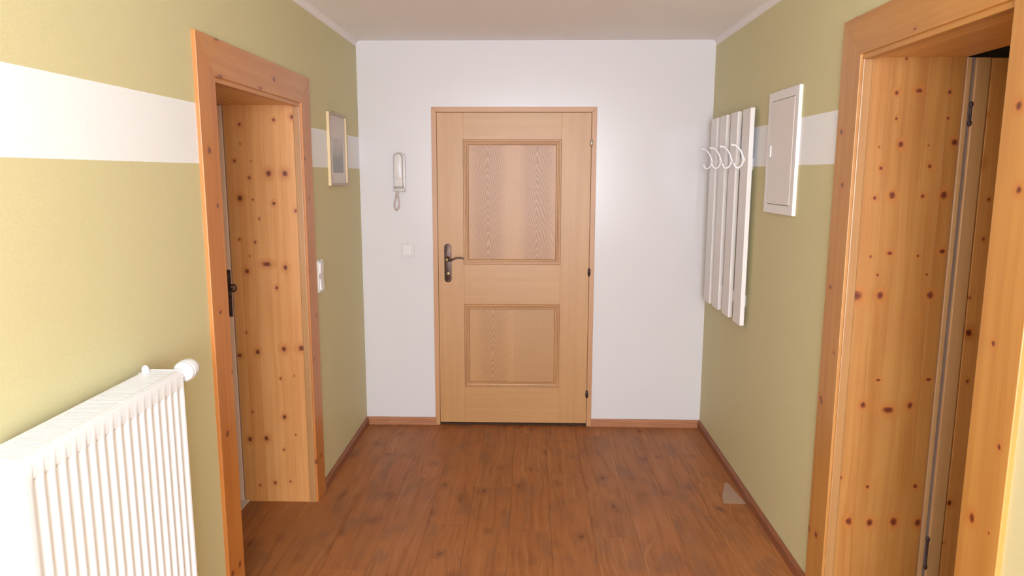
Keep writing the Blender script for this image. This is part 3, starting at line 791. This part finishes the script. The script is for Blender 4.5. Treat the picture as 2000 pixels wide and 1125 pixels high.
for a, b in ((QY0 + 0.003, YS - 0.0012), (YS + 0.0012, QY1 - 0.003)):
    bm = bmesh.new()
    box(bm, RX0, RX0 + 0.008, a, b, QZ1 - 0.009, QZ1 - 0.001, bev=0.001, seg=1)
    box(bm, RX1 - 0.017, RX1 - 0.009, a, b, QZ1 - 0.009, QZ1 - 0.001, bev=0.001, seg=1)
    n = int((b - a) / 0.0093); st = (b - a) / n
    for k in range(n):
        ys = a + k * st
        box(bm, RX0 + 0.004, RX1 - 0.013, ys, ys + st * 0.66, QZ1 - 0.008, QZ1 - 0.0015)
    obj('top_grille', bm, M['enamel'], rad)
obj('bracket', boxm(XL - 0.002, RX0 + 0.002, QY0 + 0.10, QY0 + 0.13, QZ0 + 0.1, QZ1 - 0.02, bev=0.002), M['enamel'], rad)
obj('bracket', boxm(XL - 0.002, RX0 + 0.002, QY1 - 0.13, QY1 - 0.10, QZ0 + 0.1, QZ1 - 0.02, bev=0.002), M['enamel'], rad)
# vent plug at the back, thermostatic valve at the front end
bm = bmesh.new()
lathe(bm, [(-0.012, 0.006), (0.0, 0.009), (0.010, 0.010), (0.018, 0.009), (0.023, 0.006), (0.025, 0.002)], (XL + 0.036, 1.865, 1.104), (0, 0, 1), 18)
obj('vent_plug', bm, M['valve'], rad, True)
VX, VZ = -0.966, 1.096
bm = bmesh.new()
lathe(bm, [(0, 0.009), (0.012, 0.009), (0.012, 0.0125), (0.022, 0.0125), (0.022, 0.010), (0.032, 0.010)], (VX, QY1 - 0.006, VZ), (0, 1, 0), 20)
vv = obj('valve_body', bm, M['chrome'], rad, True)
bm = bmesh.new()
lathe(bm, [(0.0, 0.014), (0.002, 0.024), (0.008, 0.0285), (0.018, 0.0295), (0.020, 0.0283), (0.022, 0.0298), (0.038, 0.0290), (0.050, 0.0262), (0.058, 0.020), (0.061, 0.010), (0.0615, 0.001)], (VX, QY1 + 0.018, VZ), (0.10, 1, 0.12), 28)
obj('valve_head', bm, M['valve'], rad, True)
bm = bmesh.new()
tube(bm, smoothpath([(VX, QY1 + 0.014, VZ), (VX - 0.03, QY1 + 0.014, VZ - 0.004), (XL - 0.004, QY1 + 0.014, VZ - 0.004)]), 0.0075, 10)
obj('supply_pipe', bm, M['enamel'], rad, True)

# ------------------------------------------------------------------ coat rack with hooks
SFX = 1.072                     # front face of the slats
cr = empty('coat_rack', (XR, 4.02, 0.878))
tag(cr, 'white slatted wall coat rack with four curved hooks', 'coat rack')
for z0, z1 in ((1.665, 1.725), (0.965, 1.025)):
    obj('rail', boxm(SFX + 0.022, XR + 0.001, 3.700, 4.360, z0, z1, bev=0.002), M['lacquer'], cr)
slat_y = (3.633, 3.852, 4.068, 4.272)
sl0 = None
for y0 in slat_y:
    if sl0 is None:
        sl0 = obj('slat', boxm(SFX, SFX + 0.0225, y0, y0 + 0.132, 0.878, 1.968, bev=0.0025), M['lacquer'], cr)
        o = sl0
    else:
        o = sl0.copy(); COL.objects.link(o); o.parent = cr
        o.location = sl0.location + Vector((0, y0 - slat_y[0], 0))
        ORIG[o.name] = ORIG[sl0.name] + Vector((0, y0 - slat_y[0], 0))
hk0 = None
for y0 in slat_y:
    yc = y0 + 0.066
    if hk0 is None:
        bm = bmesh.new()
        path = smoothpath([(SFX + dx, yc, z) for dx, z in ((-0.064, 1.791), (-0.045, 1.787), (-0.020, 1.762), (-0.006, 1.728), (-0.0055, 1.708), (-0.012, 1.690), (-0.028, 1.677), (-0.043, 1.683), (-0.050, 1.698))], 7)
        tube(bm, path, 0.0046, 10)
        lathe(bm, [(-0.006, 0.001), (-0.004, 0.0052), (0.0, 0.0066), (0.004, 0.0052), (0.006, 0.001)], (SFX - 0.0645, yc, 1.791), (1, 0, -0.15), 12)
        lathe(bm, [(-0.005, 0.001), (-0.0035, 0.0045), (0.0, 0.0055), (0.0035, 0.0045), (0.005, 0.001)], (SFX - 0.050, yc, 1.698), (0.3, 0, -1), 12)
        hk0 = obj('hook', bm, M['hook'], cr, True)
        bm = bmesh.new()
        lathe(bm, [(-0.001, 0.013), (0.003, 0.013), (0.006, 0.009), (0.009, 0.006)], (SFX, yc, 1.717), (-1, 0, 0), 18)
        bs0 = obj('hook_base', bm, M['hook'], hk0, True)
    else:
        o = hk0.copy(); COL.objects.link(o); o.parent = cr
        o.location = hk0.location + Vector((0, y0 - slat_y[0], 0))
        ORIG[o.name] = ORIG[hk0.name] + Vector((0, y0 - slat_y[0], 0))
        b = bs0.copy(); COL.objects.link(b); b.parent = o; b.location = bs0.location

# ------------------------------------------------------------------ fuse box cover
BY0, BY1, BZ0, BZ1 = 3.075, 3.452, 1.470, 2.012
BX = XR - 0.015
fb = empty('fuse_box', (XR, (BY0 + BY1) / 2, BZ0))
tag(fb, 'flat white metal fuse box with a framed door', 'fuse box')
FR = 0.040
fr_ = [((BY0, BZ0), (BY1, BZ0), (BY1 - FR, BZ0 + FR), (BY0 + FR, BZ0 + FR)), ((BY0, BZ1), (BY1, BZ1), (BY1 - FR, BZ1 - FR), (BY0 + FR, BZ1 - FR)),
       ((BY0, BZ0), (BY0, BZ1), (BY0 + FR, BZ1 - FR), (BY0 + FR, BZ0 + FR)), ((BY1, BZ0), (BY1, BZ1), (BY1 - FR, BZ1 - FR), (BY1 - FR, BZ0 + FR))]
bm = bmesh.new()
box(bm, BX + 0.006, XR + 0.002, BY0 + 0.006, BY1 - 0.006, BZ0 + 0.006, BZ1 - 0.006)
obj('body', bm, M['dark_gap'], fb)
for q in fr_:
    obj('frame', prism(list(q), 0, BX, XR + 0.001, 0.0015), M['box_white'], fb)
dr = obj('door', boxm(BX - 0.0015, BX + 0.007, BY0 + FR + 0.0022, BY1 - FR - 0.0022, BZ0 + FR + 0.0022, BZ1 - FR - 0.0022, bev=0.0012, seg=1), M['box_panel'], fb)
obj('latch', prism(rounded(BY1 - FR - 0.030, BY1 - FR - 0.008, 1.722, 1.776, 0.005), 0, BX - 0.006, BX, 0.001), M['box_white'], dr)

# ------------------------------------------------------------------ framed picture
PY0, PY1, PZ0, PZ1 = 3.845, 4.208, 1.580, 1.968
pic = empty('picture', (XL, (PY0 + PY1) / 2, PZ0))
tag(pic, 'thin gilt framed misty landscape print with wide pale mount', 'picture')
pw, pd = 0.011, 0.017
for q, nm in ((((PY0, PZ0), (PY1, PZ0), (PY1 - pw, PZ0 + pw), (PY0 + pw, PZ0 + pw)), 'h'), (((PY0, PZ1), (PY1, PZ1), (PY1 - pw, PZ1 - pw), (PY0 + pw, PZ1 - pw)), 'h'),
              (((PY0, PZ0), (PY0, PZ1), (PY0 + pw, PZ1 - pw), (PY0 + pw, PZ0 + pw)), 'v'), (((PY1, PZ0), (PY1, PZ1), (PY1 - pw, PZ1 - pw), (PY1 - pw, PZ0 + pw)), 'v')):
    o = obj('frame_bar', prism(list(q), 0, XL, XL + pd - 0.002, 0.001), M['gold_frame'], pic)
    ys = [a[0] for a in q]; zs = [a[1] for a in q]
    obj('frame_face', prism([(a[0], a[1]) for a in q], 0, XL + pd - 0.003, XL + pd, 0.0008), M['gold_face'], o)
obj('mount', boxm(XL + 0.002, XL + 0.0055, PY0 + 0.006, PY1 - 0.006, PZ0 + 0.006, PZ1 - 0.006), M['mat'], pic)
obj('print', boxm(XL + 0.004, XL + 0.006, 3.928, 4.140, 1.648, 1.838), M['art'], pic)
obj('glass', boxm(XL + 0.0085, XL + 0.0105, PY0 + 0.006, PY1 - 0.006, PZ0 + 0.006, PZ1 - 0.006), M['glass'], pic)
bm = bmesh.new()
tube(bm, [(XL + 0.006 + 0.004 * math.cos(a), (PY0 + PY1) / 2 - 0.06 + 0.006 * math.cos(a), PZ1 + 0.004 + 0.006 * math.sin(a)) for a in [k * math.pi / 8 for k in range(9)]], 0.0012, 6)
obj('hanger', bm, M['bronze_lit'], pic, True)

# ------------------------------------------------------------------ intercom handset on the end wall
ic = empty('intercom', (-0.826, D, 1.533))
tag(ic, 'off-white wall intercom handset with a looped cord', 'intercom')
obj('base', prism(rounded(-0.862, -0.788, 1.533, 1.776, 0.030, 0.008), 1, D - 0.024, D + 0.001, 0.003), M['plastic_warm'], ic, True)
hs = obj('handset', prism(rounded(-0.857, -0.801, 1.560, 1.771, 0.027, 0.006), 1, D - 0.050, D - 0.020, 0.007), M['plastic_warm'], ic, True)
obj('ear_piece', prism(rounded(-0.851, -0.807, 1.610, 1.764, 0.021, 0.010), 1, D - 0.0525, D - 0.046, 0.002), M['plastic_ear'], hs, True)
obj('cradle', boxm(-0.862, -0.792, D - 0.040, D - 0.002, 1.533, 1.556, bev=0.003), M['plastic_dim'], ic, True)
bm = bmesh.new()
cp = smoothpath([(-0.845, D - 0.020, 1.537), (-0.850, D - 0.018, 1.505), (-0.862, D - 0.014, 1.460), (-0.862, D - 0.013, 1.432), (-0.851, D - 0.013, 1.416), (-0.838, D - 0.013, 1.428), (-0.833, D - 0.014, 1.455), (-0.837, D - 0.018, 1.500), (-0.840, D - 0.020, 1.537)], 14)
tube(bm, cp, lambda t: 0.0052 + 0.0012 * math.sin(t * 260), 8)
obj('cord', bm, M['cord'], ic, True)

# ------------------------------------------------------------------ light switches
def plate(name, label, parts):
    e = empty(name, parts[0]); tag(e, label, 'light switch'); return e
ls = plate('light_switch', 'square white rocker light switch below the intercom', [(-0.785, D, 1.120)])
obj('plate', prism(rounded(-0.8265, -0.7445, 1.119, 1.201, 0.004), 1, D - 0.010, D + 0.001, 0.002), M['plastic_ear'], ls, True)
bm = prism(rounded(-0.814, -0.757, 1.1315, 1.1885, 0.002), 1, D - 0.0150, D - 0.008, 0.0015)
for v in bm.verts:
    if v.co.y < D - 0.0105: v.co.y += (v.co.z - 1.16) * 0.09
obj('rocker', bm, M['plastic_ear'], ls, True)
obj('top_tab', prism([(-0.802, 1.199), (-0.768, 1.199), (-0.785, 1.221)], 1, D - 0.004, D + 0.001, 0.0008), M['plastic_warm'], ls)

l2 = plate('light_switch', 'tall white double switch plate beside the pine casing', [(XL, 3.610, 1.046)])
obj('plate', prism(rounded(3.567, 3.650, 1.046, 1.210, 0.005), 0, XL - 0.001, XL + 0.011, 0.002), M['plastic'], l2, True)
for z in (1.169, 1.087):
    bm = prism(rounded(3.581, 3.637, z - 0.028, z + 0.028, 0.002), 0, XL + 0.009, XL + 0.0165, 0.0015)
    for v in bm.verts:
        if v.co.x > XL + 0.012: v.co.x += (v.co.z - z) * (-0.10 if z < 1.1 else 0.06)
    obj('rocker', bm, M['plastic'], l2, True)

# ------------------------------------------------------------------ pale patch on the floor
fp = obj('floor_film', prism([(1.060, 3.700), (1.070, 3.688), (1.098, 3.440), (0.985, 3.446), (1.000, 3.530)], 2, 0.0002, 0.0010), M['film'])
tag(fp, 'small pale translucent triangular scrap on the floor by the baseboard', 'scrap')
